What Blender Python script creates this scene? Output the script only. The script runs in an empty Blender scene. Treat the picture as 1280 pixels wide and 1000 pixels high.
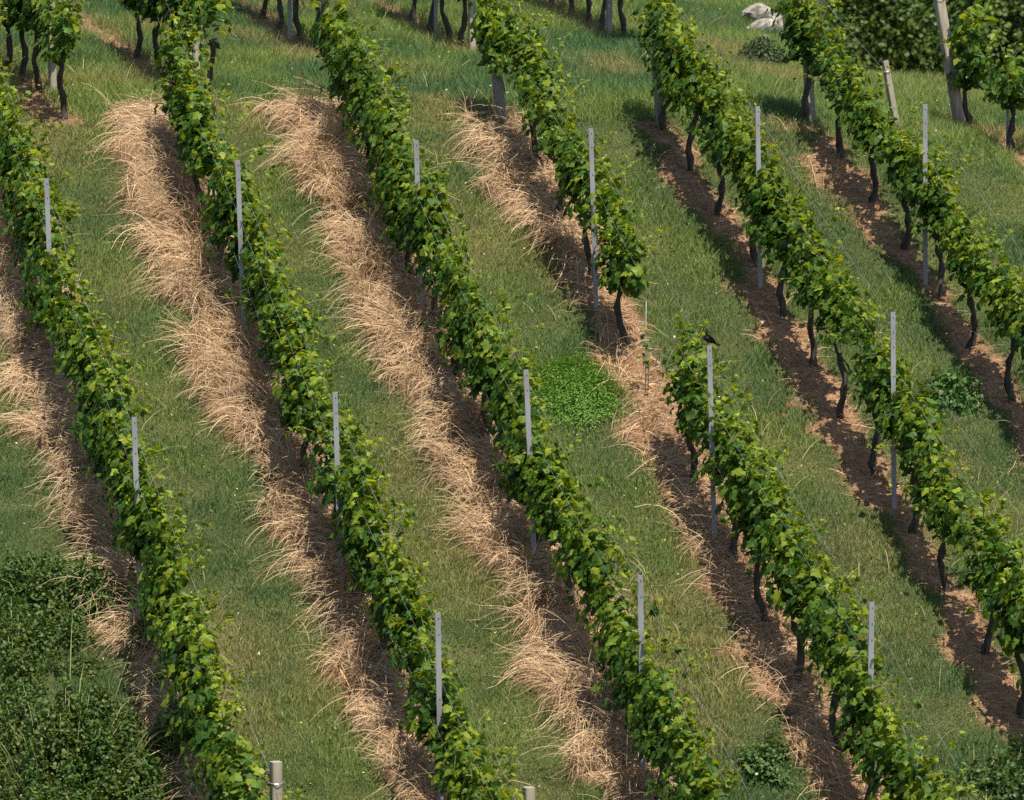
import bpy, math, random
import numpy as np
R = math.radians
S = bpy.context.scene
COL = S.collection

# ------------------------------------------------------------------ camera, sky, sun, exposure
FPX = 7000.0                       # focal length in pixels of a 1280 px wide frame
PITCH = R(5)
cam_d = bpy.data.cameras.new('camera'); cam = bpy.data.objects.new('camera', cam_d); COL.objects.link(cam)
cam_d.sensor_width = 36; cam_d.sensor_fit = 'HORIZONTAL'; cam_d.lens = 36 * FPX / 1280
cam_d.clip_start = 1; cam_d.clip_end = 2000
cam.rotation_euler = (R(90) - PITCH, 0, 0)
cam_d.dof.use_dof = True; cam_d.dof.focus_distance = 61; cam_d.dof.aperture_fstop = 4.5
S.camera = cam
SUN_EL, SUN_AZ = R(67), R(150)      # azimuth from +Y (away from the camera) towards +X (right)
w = bpy.data.worlds.new('World'); S.world = w; w.use_nodes = True
nt = w.node_tree; bg = nt.nodes['Background']; bg.inputs['Strength'].default_value = 0.095
sky = nt.nodes.new('ShaderNodeTexSky'); sky.sky_type = 'NISHITA'; sky.sun_disc = False
sky.sun_elevation = SUN_EL; sky.sun_rotation = SUN_AZ
nt.links.new(sky.outputs[0], bg.inputs[0])
sd = bpy.data.lights.new('sun', 'SUN'); sd.energy = 4.8; sd.angle = R(0.5); sd.color = (1, .93, .79)
sun = bpy.data.objects.new('sun', sd); COL.objects.link(sun)
sun.rotation_euler = (R(90) - SUN_EL, 0, -SUN_AZ + R(180))
S.view_settings.view_transform = 'Standard'; S.view_settings.look = 'None'
S.view_settings.exposure = 0.80; S.view_settings.gamma = 1
S.cycles.use_denoising = False
S.cycles.max_bounces = 6; S.cycles.diffuse_bounces = 3; S.cycles.transmission_bounces = 3
S.cycles.glossy_bounces = 2; S.cycles.transparent_max_bounces = 4
S.cycles.caustics_reflective = False; S.cycles.caustics_refractive = False

rng = np.random.default_rng(11); random.seed(11)

# ------------------------------------------------------------------ hillside
PA, PB, PC = -5.62628, -0.0381892, 0.428886
PHI = 0.2637295; ROW_W = 2.01756; Q0 = 11.1486
CO, SI = math.cos(PHI), math.sin(PHI)
NQ = np.array([CO, SI, 0.0])         # across the rows, to the right
AL = np.array([SI, -CO, 0.0])        # along the rows, downhill
GRADE = 0.424
RID_Q = Q0 + ROW_W * np.array([-6, 0, 1.09, 2.18, 3.09, 4.03, 4.92, 6.2, 9.0])
RID_R = np.array([-69., -66.4, -65.9, -65.3, -64.93, -64.6, -64.25, -62.5, -60.5])
def xy_qr(x, y): return x * CO + y * SI, x * SI - y * CO
def qr_xy(q, r): return q * CO + r * SI, q * SI - r * CO
def h2(ix, iy, s):
    n = (ix * 374761393 + iy * 668265263 + s * 974634721) & 0xffffffff
    n = ((n ^ (n >> 13)) * 1274126177) & 0xffffffff
    return ((n ^ (n >> 16)) & 0xffff) / 65535.0
def noise(x, y, sc, s=0):
    x = np.asarray(x, float) / sc + 1000; y = np.asarray(y, float) / sc + 1000
    ix = np.floor(x).astype(np.int64); iy = np.floor(y).astype(np.int64)
    fx = x - ix; fy = y - iy; fx = fx*fx*(3-2*fx); fy = fy*fy*(3-2*fy)
    return (h2(ix,iy,s)*(1-fx)+h2(ix+1,iy,s)*fx)*(1-fy) + (h2(ix,iy+1,s)*(1-fx)+h2(ix+1,iy+1,s)*fx)*fy
def fbm(x, y, sc, s=0):
    return .55*noise(x,y,sc,s) + .28*noise(x,y,sc/2.1,s+1) + .17*noise(x,y,sc/4.3,s+2)
def softplus(t, k): return k * np.logaddexp(0, t / k)
def sstep(a, b, t):
    t = np.clip((t - a) / (b - a), 0, 1); return t*t*(3-2*t)
EDGE = []                  # line beyond which the hill falls away (set below)
def edge_s(x, y):
    return np.minimum(*[x*e[0] + y*e[1] - e[2] for e in EDGE])
def base_h(x, y):
    q, r = xy_qr(x, y)
    rr = np.interp(q, RID_Q, RID_R)
    z = PA + PB * x + PC * (y - 60) - (GRADE - .11) * softplus(rr - r, .35)
    if EDGE:
        s1 = x*EDGE[0][0] + y*EDGE[0][1] - EDGE[0][2]; s2 = x*EDGE[1][0] + y*EDGE[1][1] - EDGE[1][2]
        z = z - .75 * softplus(s1, .2) * sstep(-.3, .6, s2)
    return np.maximum(z, -34)
def ray(u, v):
    a = (u - 640) / FPX; b = -(v - 500) / FPX
    return np.array([a, math.cos(PITCH) + b*math.sin(PITCH), -math.sin(PITCH) + b*math.cos(PITCH)])
def ground_at(u, v, h=0.0, fn=None):
    """where the line of sight through a point of the photograph meets the hillside (raised by h)"""
    d = ray(u, v); t = np.arange(40, 110, .05); fn = fn or base_h
    g = d[2]*t - fn(d[0]*t, d[1]*t) - h
    k = np.argmax(g < 0) if (g < 0).any() else len(t) - 1
    a, b = t[max(k-1, 0)], t[k]
    for _ in range(30):
        m = (a+b)/2
        if d[2]*m - fn(d[0]*m, d[1]*m) - h > 0: a = m
        else: b = m
    return d * b
def project(P):
    x, y, z = P[..., 0], P[..., 1], P[..., 2]
    zz = y*math.cos(PITCH) - z*math.sin(PITCH); uu = y*math.sin(PITCH) + z*math.cos(PITCH)
    return 640 + FPX*x/zz, 500 - FPX*uu/zz
E_ = []
a1, a2 = ground_at(1240, 108)[:2], ground_at(1085, 94)[:2]; b1 = ground_at(1040, 70)[:2]; b2 = b1 + ray(1034, 70)[:2]*40
for e1, e2 in ((a1, a2), (b1, b2)):
    t_ = (e2 - e1); t_ /= np.linalg.norm(t_); nrm = np.array([t_[1], -t_[0]])
    E_.append((nrm[0], nrm[1], float(nrm @ e1)))
far_p = ray(1200, 20)[:2]*100
EDGE = [tuple(np.array(e)*np.sign(e[0]*far_p[0] + e[1]*far_p[1] - e[2])) for e in E_]

# rows: two points of each row's ground line fix it
ROWPTS = {'A': [(72, 447), (182, 765)], 'B': [(194, 138), (430, 748), (550, 990)], 'C': [(430, 165), (617, 580), (703, 770), (812, 975)],
          'D': [(625, 155), (783, 435), (943, 750), (1055, 960)], 'E': [(825, 155), (1000, 440), (1138, 650), (1260, 870)],
          'F': [(1013, 155), (1075, 235), (1158, 355), (1250, 480)], 'G': [(1202, 160), (1264, 190)]}
ROWQ = {}
for k_, pts_ in ROWPTS.items():
    qs_ = [xy_qr(*ground_at(*p_)[:2]) for p_ in pts_]
    ROWQ[k_] = tuple(np.polyfit([b for a, b in qs_], [a for a, b in qs_], 1)) if k_ != 'G' else (0.0, float(np.mean([a for a, b in qs_])))
def rowq(k, r): return ROWQ[k][0]*r + ROWQ[k][1]
UP_END = {'0': (77, 150), '1': (262, 137), '2': (408, 72), '3': (590, 68), '4': (778, 52)}      # rows of the upper block: their lower ends
UPQ = {k: xy_qr(*ground_at(*p)[:2]) for k, p in UP_END.items()}

RY = np.array([xy_qr(*ground_at(600, y_)[:2])[1] for y_ in (150, 480, 700, 1000)])
def ridge(q): return np.interp(q, RID_Q, RID_R)
def strips(q, r):
    """straw mound and bare soil beside each row: (straw, soil)"""
    st = np.zeros_like(q); so = np.zeros_like(q)
    n1 = fbm(q*1.0, r, .55, 5) - .5; n2 = fbm(q, r, 1.7, 9) - .5
    for k in 'ABCDEFG':
        d = q - rowq(k, r)
        wide = {'A': np.interp(r, RY, [.50, .47, .33, .22]), 'B': np.interp(r, RY, [.62, .56, .44, .40]), 'C': np.interp(r, RY, [.66, .72, .60, .55]), 'D': np.interp(r, RY, [.52, .40, .36, .40])}.get(k) if k in 'ABCD' else {'A': .58, 'B': .70, 'C': .82, 'D': .58, 'E': .29, 'F': .25, 'G': .2}[k]
        m = sstep(-wide - .1, -wide + .1, d + n1*.6 + n2*.45) * (1 - sstep(*((.16, .36) if k in 'ABCD' else (.04, .22)), d + n1*.5))
        a = sstep(-.45, .7, r - ridge(rowq(k, r)) + n1*1.8 + (noise(q, r, .16, 151) - .5)*.9 + {'C': .75, 'B': .15}.get(k, 0))
        if k == 'G': a = sstep(-.4, 0, r - UPG[1] + .2)
        m = m * a
        if k in 'ABC': s = m * sstep(-.1, .22, np.interp(r, RY, [.55, .5, .22, .1] if k == 'A' else [.55, .5, .34, .26] if k == 'B' else [.55, .5, .42, .36]) + n2*1.1)
        elif k == 'D': s = m * (1 - .75*sstep(-62.3, -60.3, r)) * sstep(-.15, .2, .35 + n2)
        else: s = m * .12 * sstep(.05, .3, n2)
        st = np.maximum(st, s); so = np.maximum(so, m)
    for k, (qk, rk) in UPQ.items():
        d = q - qk
        m = .75*sstep(-.38, -.12, d + n1*.5) * (1 - sstep(.02, .22, d + n1*.4)) * (1 - sstep(-.1, .35, r - rk + n1*.4))
        so = np.maximum(so, m)
    return st, so
UPG = xy_qr(*ground_at(1202, 160)[:2])
def ground_h(x, y):
    x = np.asarray(x, float); y = np.asarray(y, float)
    q, r = xy_qr(x, y); st, so = strips(q, r)
    return base_h(x, y) + .10*st*(.5 + fbm(q, r, .5, 31)) + .06*(fbm(q, r, .9, 40) - .5) + .03*(noise(q, r, .22, 44) - .5) + .02*so*(noise(q, r, .12, 45)-.5)
def gz(x, y): return float(ground_h(np.array([x]), np.array([y]))[0])

# ------------------------------------------------------------------ mesh and material helpers
def link_mesh(name, V, F3=None, F4=None, mat=None, parent=None, attr=None, smooth=False, mat_idx=None):
    V = np.asarray(V, np.float32); me = bpy.data.meshes.new(name)
    F3 = np.zeros((0, 3), np.int32) if F3 is None else np.asarray(F3, np.int32)
    F4 = np.zeros((0, 4), np.int32) if F4 is None else np.asarray(F4, np.int32)
    me.vertices.add(len(V)); me.vertices.foreach_set('co', V.ravel())
    nl = F3.size + F4.size; me.loops.add(nl)
    me.loops.foreach_set('vertex_index', np.concatenate([F3.ravel(), F4.ravel()]).astype(np.int32))
    npoly = len(F3) + len(F4); me.polygons.add(npoly)
    st = np.concatenate([np.arange(len(F3))*3, F3.size + np.arange(len(F4))*4]).astype(np.int32)
    me.polygons.foreach_set('loop_start', st)
    me.polygons.foreach_set('use_smooth', np.full(npoly, smooth))
    me.update(calc_edges=True)
    for k, a in (attr or {}).items():
        a = np.asarray(a, np.float32)
        if a.ndim == 1:
            at = me.attributes.new(k, 'FLOAT', 'POINT'); at.data.foreach_set('value', a)
        else:
            at = me.attributes.new(k, 'FLOAT_COLOR', 'POINT')
            c = np.ones((len(a), 4), np.float32); c[:, :3] = a; at.data.foreach_set('color', c.ravel())
    if mat: me.materials.append(mat)
    o = bpy.data.objects.new(name, me); COL.objects.link(o)
    if parent: o.parent = parent
    return o
def tag(o, label, cat, group=None, kind=None):
    o['label'] = label; o['category'] = cat
    if group: o['group'] = group
    if kind: o['kind'] = kind
    return o
def thing(name, loc, label, cat, group=None):
    o = bpy.data.objects.new(name, None); COL.objects.link(o); o.location = loc; o.empty_display_size = .1
    return tag(o, label, cat, group)
class MB:
    def __init__(s): s.V = []; s.F3 = []; s.F4 = []; s.n = 0
    def add(s, V, F3=None, F4=None):
        V = np.asarray(V, float); s.V.append(V)
        if F3 is not None and len(F3): s.F3.append(np.asarray(F3) + s.n)
        if F4 is not None and len(F4): s.F4.append(np.asarray(F4) + s.n)
        s.n += len(V)
    def tube(s, pts, rad, n=8, ell=1.0):
        pts = np.asarray(pts, float); m = len(pts); rad = np.broadcast_to(rad, (m,))
        T = np.gradient(pts, axis=0); T /= np.linalg.norm(T, axis=1)[:, None] + 1e-9
        up = np.array([0, 0, 1.]) if abs(T[:, 2]).mean() < .8 else np.array([0, 1., 0])
        A = np.cross(T, up); A /= np.linalg.norm(A, axis=1)[:, None] + 1e-9; B = np.cross(T, A)
        th = np.arange(n)*2*np.pi/n
        V = pts[:, None, :] + rad[:, None, None]*(np.cos(th)[None, :, None]*A[:, None, :] + ell*np.sin(th)[None, :, None]*B[:, None, :])
        V = V.reshape(-1, 3)
        i = np.arange(m-1)[:, None]*n; j = np.arange(n)[None, :]; j2 = (j+1) % n
        F = np.stack([i+j, i+j2, i+n+j2, i+n+j], -1).reshape(-1, 4)
        c = len(V); V = np.vstack([V, pts[0], pts[-1]])
        jj = np.arange(n); F3 = np.vstack([np.stack([np.full(n, c), (jj+1) % n, jj], -1), np.stack([np.full(n, c+1), (m-1)*n+jj, (m-1)*n+(jj+1) % n], -1)])
        s.add(V, F3, F)
    def box(s, c, d, M=None, taper=1.0):
        x, y, z = np.array(d)/2.0
        V = np.array([[-x,-y,-z],[x,-y,-z],[x,y,-z],[-x,y,-z],[-x*taper,-y*taper,z],[x*taper,-y*taper,z],[x*taper,y*taper,z],[-x*taper,y*taper,z]])
        if M is not None: V = V @ np.asarray(M).T
        s.add(V + np.asarray(c), None, [[0,3,2,1],[4,5,6,7],[0,1,5,4],[1,2,6,5],[2,3,7,6],[3,0,4,7]])
    def build(s, name, mat, parent=None, smooth=False, attr=None):
        return link_mesh(name, np.vstack(s.V), np.vstack(s.F3) if s.F3 else None, np.vstack(s.F4) if s.F4 else None, mat, parent, attr, smooth)

def mat_new(name):
    m = bpy.data.materials.new(name); m.use_nodes = True
    t = m.node_tree; return m, t.nodes, t.links, t.nodes['Principled BSDF']
def foliage_mat(name, trans=.35, rough=.5, spec=.35, mul=1.0, tcol=(1.25, 1.2, .5)):
    """leaf or blade: colour from the 'col' attribute, light also passes through"""
    m, N, L, P = mat_new(name)
    a = N.new('ShaderNodeAttribute'); a.attribute_name = 'col'
    L.new(a.outputs['Color'], P.inputs['Base Color'])
    P.inputs['Roughness'].default_value = rough; P.inputs['Specular IOR Level'].default_value = spec
    tr = N.new('ShaderNodeBsdfTranslucent')
    mx = N.new('ShaderNodeMix'); mx.data_type = 'RGBA'; mx.blend_type = 'MULTIPLY'; mx.inputs[0].default_value = 1
    L.new(a.outputs['Color'], mx.inputs[6]); mx.inputs[7].default_value = (*tcol, 1)
    L.new(mx.outputs[2], tr.inputs['Color'])
    ms = N.new('ShaderNodeMixShader'); ms.inputs[0].default_value = trans
    L.new(P.outputs[0], ms.inputs[1]); L.new(tr.outputs[0], ms.inputs[2])
    L.new(ms.outputs[0], N['Material Output'].inputs['Surface'])
    return m
def noise_mat(name, c1, c2, scale=20, rough=.8, metal=0, bump=.3, detail=6, stretch=(1, 1, 1), c3=None):
    m, N, L, P = mat_new(name)
    tc = N.new('ShaderNodeTexCoord'); mp = N.new('ShaderNodeMapping'); mp.inputs['Scale'].default_value = stretch
    L.new(tc.outputs['Object'], mp.inputs['Vector'])
    n = N.new('ShaderNodeTexNoise'); n.inputs['Scale'].default_value = scale; n.inputs['Detail'].default_value = detail
    L.new(mp.outputs[0], n.inputs['Vector'])
    cr = N.new('ShaderNodeValToRGB'); cr.color_ramp.elements[0].position = .3; cr.color_ramp.elements[1].position = .7
    cr.color_ramp.elements[0].color = (*c1, 1); cr.color_ramp.elements[1].color = (*c2, 1)
    if c3: e = cr.color_ramp.elements.new(.5); e.color = (*c3, 1)
    L.new(n.outputs[0], cr.inputs[0]); L.new(cr.outputs[0], P.inputs['Base Color'])
    P.inputs['Roughness'].default_value = rough; P.inputs['Metallic'].default_value = metal
    b = N.new('ShaderNodeBump'); b.inputs['Strength'].default_value = bump; b.inputs['Distance'].default_value = .01
    L.new(n.outputs[0], b.inputs['Height']); L.new(b.outputs[0], P.inputs['Normal'])
    return m
M_LEAF = foliage_mat('vine_leaf', .45, .5, .28, tcol=(1.5, 1.3, .35))
M_GRASS = foliage_mat('grass_blade', .3, .6, .25, tcol=(1.1, 1.15, .6))
M_STRAW = foliage_mat('straw', .18, .55, .3, tcol=(1.1, .95, .7))
M_TREE = foliage_mat('tree_leaf', .3, .5, .35)
M_BARK = noise_mat('vine_bark', (.012, .009, .007), (.085, .064, .048), 30, .9, 0, .9, 6, (1, 1, .25))
M_CANE = noise_mat('green_cane', (.12, .15, .04), (.2, .2, .07), 20, .6)
M_STEEL = noise_mat('galvanised_steel', (.19, .185, .185), (.36, .365, .39), 5, .65, .25, .1, 8, (1, 1, .3))
M_HOLE = noise_mat('dark_slot', (.02, .02, .02), (.04, .04, .04), 9, .9)
M_WIRE = noise_mat('wire', (.30, .30, .29), (.44, .44, .42), 9, .4, .7, 0)
M_WOOD = noise_mat('weathered_wood', (.20, .16, .12), (.42, .36, .28), 14, .9, 0, .6, 8, (2, 2, .18))
M_PALEWOOD = noise_mat('pale_post', (.20, .175, .13), (.34, .30, .235), 12, .9, 0, .5, 8, (2, 2, .2))
M_CONC = noise_mat('concrete', (.15, .135, .115), (.27, .245, .21), 25, .95, 0, .6)

# ------------------------------------------------------------------ ground sheet
def axis(lo, hi, step, far):
    a = list(np.arange(lo, hi + 1e-6, step)); s = step; x = hi
    while x < far[1]: s *= 1.35; x += s; a.append(x)
    s = step; x = lo
    while x > far[0]: s *= 1.35; x -= s; a.insert(0, x)
    return np.array(a)
gx = axis(-8.5, 8.5, .07, (-250, 250)); gy = axis(49, 80, .07, (10, 420))
X, Y = np.meshgrid(gx, gy); Z = ground_h(X.ravel(), Y.ravel()).reshape(X.shape)
far_ = np.clip((Y - 95)/200, 0, 1); Z = np.where(Y > 95, np.maximum(Z, -46) , Z); Z = np.maximum(Z, -34)
V = np.stack([X, Y, Z], -1).reshape(-1, 3); nx, ny = len(gx), len(gy)
i = np.arange(ny-1)[:, None]*nx + np.arange(nx-1)[None, :]
F = np.stack([i, i+1, i+nx+1, i+nx], -1).reshape(-1, 4)
qg, rg = xy_qr(V[:, 0], V[:, 1]); stg, sog = strips(qg, rg)
m, N, L, P = mat_new('ground')
at = N.new('ShaderNodeAttribute'); at.attribute_name = 'soil'
tc = N.new('ShaderNodeTexCoord')
n1 = N.new('ShaderNodeTexNoise'); n1.inputs['Scale'].default_value = 14; n1.inputs['Detail'].default_value = 10
n2 = N.new('ShaderNodeTexNoise'); n2.inputs['Scale'].default_value = 1.3; n2.inputs['Detail'].default_value = 6
for n in (n1, n2): L.new(tc.outputs['Object'], n.inputs['Vector'])
cg = N.new('ShaderNodeValToRGB'); cg.color_ramp.elements[0].color = (.030, .042, .014, 1); cg.color_ramp.elements[1].color = (.085, .085, .034, 1)
cg.color_ramp.elements[0].position = .35; cg.color_ramp.elements[1].position = .75; L.new(n2.outputs[0], cg.inputs[0])
cs = N.new('ShaderNodeValToRGB'); cs.color_ramp.elements[0].color = (.15, .078, .041, 1); cs.color_ramp.elements[1].color = (.32, .195, .112, 1)
cs.color_ramp.elements[0].position = .3; cs.color_ramp.elements[1].position = .72; L.new(n1.outputs[0], cs.inputs[0])
n3 = N.new('ShaderNodeTexNoise'); n3.inputs['Scale'].default_value = 55; n3.inputs['Detail'].default_value = 8; L.new(tc.outputs['Object'], n3.inputs['Vector'])
c3 = N.new('ShaderNodeValToRGB'); c3.color_ramp.elements[0].position = .38; c3.color_ramp.elements[1].position = .66
c3.color_ramp.elements[0].color = (.35, .4, .35, 1); c3.color_ramp.elements[1].color = (1.7, 1.6, 1.5, 1); L.new(n3.outputs[0], c3.inputs[0])
mm = N.new('ShaderNodeMix'); mm.data_type = 'RGBA'; mm.blend_type = 'MULTIPLY'; mm.inputs[0].default_value = 1
L.new(cg.outputs[0], mm.inputs[6]); L.new(c3.outputs[0], mm.inputs[7])
mx = N.new('ShaderNodeMix'); mx.data_type = 'RGBA'; L.new(at.outputs['Fac'], mx.inputs[0]); L.new(mm.outputs[2], mx.inputs[6]); L.new(cs.outputs[0], mx.inputs[7])
L.new(mx.outputs[2], P.inputs['Base Color']); P.inputs['Roughness'].default_value = .95; P.inputs['Specular IOR Level'].default_value = .1
bp = N.new('ShaderNodeBump'); bp.inputs['Strength'].default_value = .8; bp.inputs['Distance'].default_value = .03
L.new(n1.outputs[0], bp.inputs['Height']); L.new(bp.outputs[0], P.inputs['Normal'])
o = link_mesh('hillside_ground', V, None, F, m, None, {'soil': np.clip(sog, 0, 1)}, True)
tag(o, 'grassy hillside with brown earth strips under the vine rows', 'hillside', kind='structure')

# ------------------------------------------------------------------ grass, straw: blades on the hillside
def scatter(n, extra_top=60, m=45):
    """ground points inside the view, evenly spread on the slope"""
    y = rng.uniform(51, 84, n); hw = y*(640 + m)/FPX; x = rng.uniform(-1, 1, n)*84*(640+m)/FPX
    k = np.abs(x) < hw; x, y = x[k], y[k]; z = ground_h(x, y); Pp = np.stack([x, y, z], -1)
    u, v = project(Pp); k = (v > -extra_top) & (v < 1000 + m + 10)
    k &= edge_s(x, y) < .1
    return Pp[k]
def blades(P0, L_, Wd, az, lean, col, segs=2, droop=.5):
    """bent tapering ribbons; returns V, F3, F4, colours"""
    n = len(P0); H = np.stack([np.cos(az), np.sin(az), np.zeros(n)], -1)
    side_a = rng.uniform(0, 2*np.pi, n); side = np.stack([np.cos(side_a), np.sin(side_a)*.35, np.zeros(n)], -1)
    side /= np.linalg.norm(side, axis=1)[:, None]
    ts = np.linspace(0, 1, segs + 1); rows = []
    for t in ts:
        hor = lean*t + droop*t*t; up = t*np.sqrt(np.clip(1 - lean**2, .05, 1)) - droop*.45*t*t
        c = P0 + (L_*hor)[:, None]*H; c[:, 2] += L_*up
        rows.append((c, Wd*(1 - .35*t)))
    V = []
    for k, (c, wd) in enumerate(rows[:-1]):
        V += [c - side*wd[:, None]*.5, c + side*wd[:, None]*.5]
    V.append(rows[-1][0]); V = np.stack(V, 1); m_ = V.shape[1]
    b = (np.arange(n)*m_)[:, None]
    F4 = np.concatenate([b + np.array([[2*k, 2*k+1, 2*k+3, 2*k+2]]) for k in range(segs-1)]) if segs > 1 else np.zeros((0, 4), int)
    F3 = b + np.array([[2*segs-2, 2*segs-1, 2*segs]])
    return V.reshape(-1, 3), F3, F4, np.repeat(col, m_, axis=0)
def rq(u, v): return xy_qr(*ground_at(u, v)[:2])
LUSH_SHADE = [(40, 640, 1.0), (60, 900, 1.2), (285, 720, .8), (850, 240, .8), (980, 150, .7), (1060, 300, .8), (330, 60, .8), (110, 260, .6), (620, 100, .6), (1200, 420, .7), (480, 70, .8), (760, 560, .6)]  # lush patches; those at lower left also paint shade into the grass colour
DRY = [(915, 75, 1.0), (985, 105, .8), (860, 60, .7), (770, 90, .6), (560, 140, .7), (330, 150, .6), (60, 175, .7), (700, 330, .5), (905, 830, .8), (300, 830, .5), (600, 690, 1.0), (530, 590, .7), (650, 770, .6), (880, 800, .9), (850, 890, .8), (970, 770, .5), (600, 300, .5), (1080, 690, .5), (420, 860, .5), (1250, 175, .6)]
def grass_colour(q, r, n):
    big = fbm(q, r, 2.6, 61); mid = fbm(q, r, .8, 71); dry = sstep(.56, .84, fbm(q*1.3, r*.7, 1.5, 81) + rng.normal(0, .07, n))
    for u_, v_, rad_ in DRY: dry = np.maximum(dry, (1 - sstep(.3*rad_, rad_, np.hypot(q - rq(u_, v_)[0], (r - rq(u_, v_)[1])*.6) + rng.normal(0, .16, n)))*.9)
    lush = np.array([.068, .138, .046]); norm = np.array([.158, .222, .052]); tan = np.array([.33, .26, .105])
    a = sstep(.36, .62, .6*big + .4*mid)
    for u_, v_, rad_ in LUSH_SHADE: a = a*(1 - .85*(1 - sstep(.3*rad_, rad_, np.hypot(q - rq(u_, v_)[0], (r - rq(u_, v_)[1])*.5) + rng.normal(0, .12, n))))
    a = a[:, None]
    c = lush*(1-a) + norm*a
    c = c*(1 - .65*dry[:, None]) + tan*.65*dry[:, None]
    return c*rng.uniform(.75, 1.3, n)[:, None]*np.stack([rng.uniform(.85, 1.2, n), np.ones(n), rng.uniform(.8, 1.2, n)], -1)
def grass_field():
    P0 = scatter(1750000); q, r = xy_qr(P0[:, 0], P0[:, 1]); st, so = strips(q, r)
    head = sstep(0, -1.2, r - ridge(q))                   # the headland grows tall
    hn = fbm(q, r, .7, 91)
    keep = rng.uniform(0, 1, len(P0)) > np.clip(so*1.25, 0, .985)
    bare = sstep(.62, .8, fbm(q, r, 1.1, 101))
    keep &= rng.uniform(0, 1, len(P0)) > bare*.6
    P0, q, r, head, hn, so = P0[keep], q[keep], r[keep], head[keep], hn[keep], so[keep]; n = len(P0)
    ln = (.040 + .055*sstep(.25, .8, hn) + .10*head)*rng.uniform(.55, 1.5, n)
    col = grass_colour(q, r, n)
    edge = sstep(.02, .4, so)[:, None]; col = col*(1 - .6*edge) + np.array([.33, .23, .12])*.6*edge
    az = rng.uniform(0, 6.3, n)
    V, F3, F4, C = blades(P0 - [0, 0, .01], ln, rng.uniform(.0035, .0085, n), az, rng.uniform(0, .5, n), col, 2, .25)
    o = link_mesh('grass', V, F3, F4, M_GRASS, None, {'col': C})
    tag(o, 'short green grass covering the lanes between the vine rows', 'grass', kind='stuff')
    # scattered pale seed stalks
    P0 = scatter(7500); q, r = xy_qr(P0[:, 0], P0[:, 1]); st, so = strips(q, r)
    k = (rng.uniform(0, 1, len(P0)) < sstep(.35, .75, fbm(q, r, 1.2, 111))*.8) & (so < .8) & (np.hypot(q - rq(60, 900)[0], (r - rq(60, 900)[1])*.7) > 1.9); P0 = P0[k]; n = len(P0)
    col = np.array([.42, .35, .18])*rng.uniform(.6, 1.3, n)[:, None]
    V, F3, F4, C = blades(P0, rng.uniform(.15, .42, n), rng.uniform(.003, .007, n), rng.uniform(0, 6.3, n), rng.uniform(.1, .6, n), col, 4, .5)
    # tiny white flower heads
    Q0_ = scatter(5200); n = len(Q0_); Q0_[:, 2] += rng.uniform(.05, .2, n)
    s = rng.uniform(.004, .011, n)[:, None]
    tri = np.stack([Q0_ + s*rng.normal(0, 1, (n, 3)) for _ in range(3)], 1).reshape(-1, 3)
    C2 = np.repeat(np.where(rng.uniform(0, 1, n)[:, None] < .8, np.array([[.6, .58, .42]]), np.array([[.6, .5, .06]])), 3, axis=0)
    F3b = np.arange(3*n).reshape(-1, 3) + len(V)
    o = link_mesh('seed_stalks', np.vstack([V, tri]), np.vstack([F3, F3b]), F4, M_STRAW, None, {'col': np.vstack([C, C2])})
    tag(o, 'pale dry seed stalks and tiny flowers scattered in the grass', 'dry grass', kind='stuff')
def ground_weeds():
    P0 = scatter(120000); q, r = xy_qr(P0[:, 0], P0[:, 1]); st, so = strips(q, r)
    w_ = sstep(.56, .72, fbm(q, r, .75, 141))*.5 + sstep(.66, .74, noise(q, r, .3, 143))*.6
    k = (rng.uniform(0, 1, len(P0)) < w_*.55) & (so < .6); P0 = P0[k]; n = len(P0)
    P0[:, 2] += rng.uniform(.01, .10, n)
    N_ = rng.normal(0, .4, (n, 3)) + np.array([0, 0, .8]); T_ = rng.normal(0, 1, (n, 3))
    t = rng.uniform(0, 1, n)[:, None]; col = np.array([.03, .085, .02])*(1-t) + np.array([.09, .17, .035])*t
    V, F3, C = leaves(P0, N_, T_, rng.uniform(.018, .05, n), col, SMALL, SMALL_F)
    tag(link_mesh('ground_weeds', V, F3, None, M_TREE, None, {'col': C}), 'small broad leaved weeds mixed into the grass lanes', 'weeds', kind='stuff')
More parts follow.
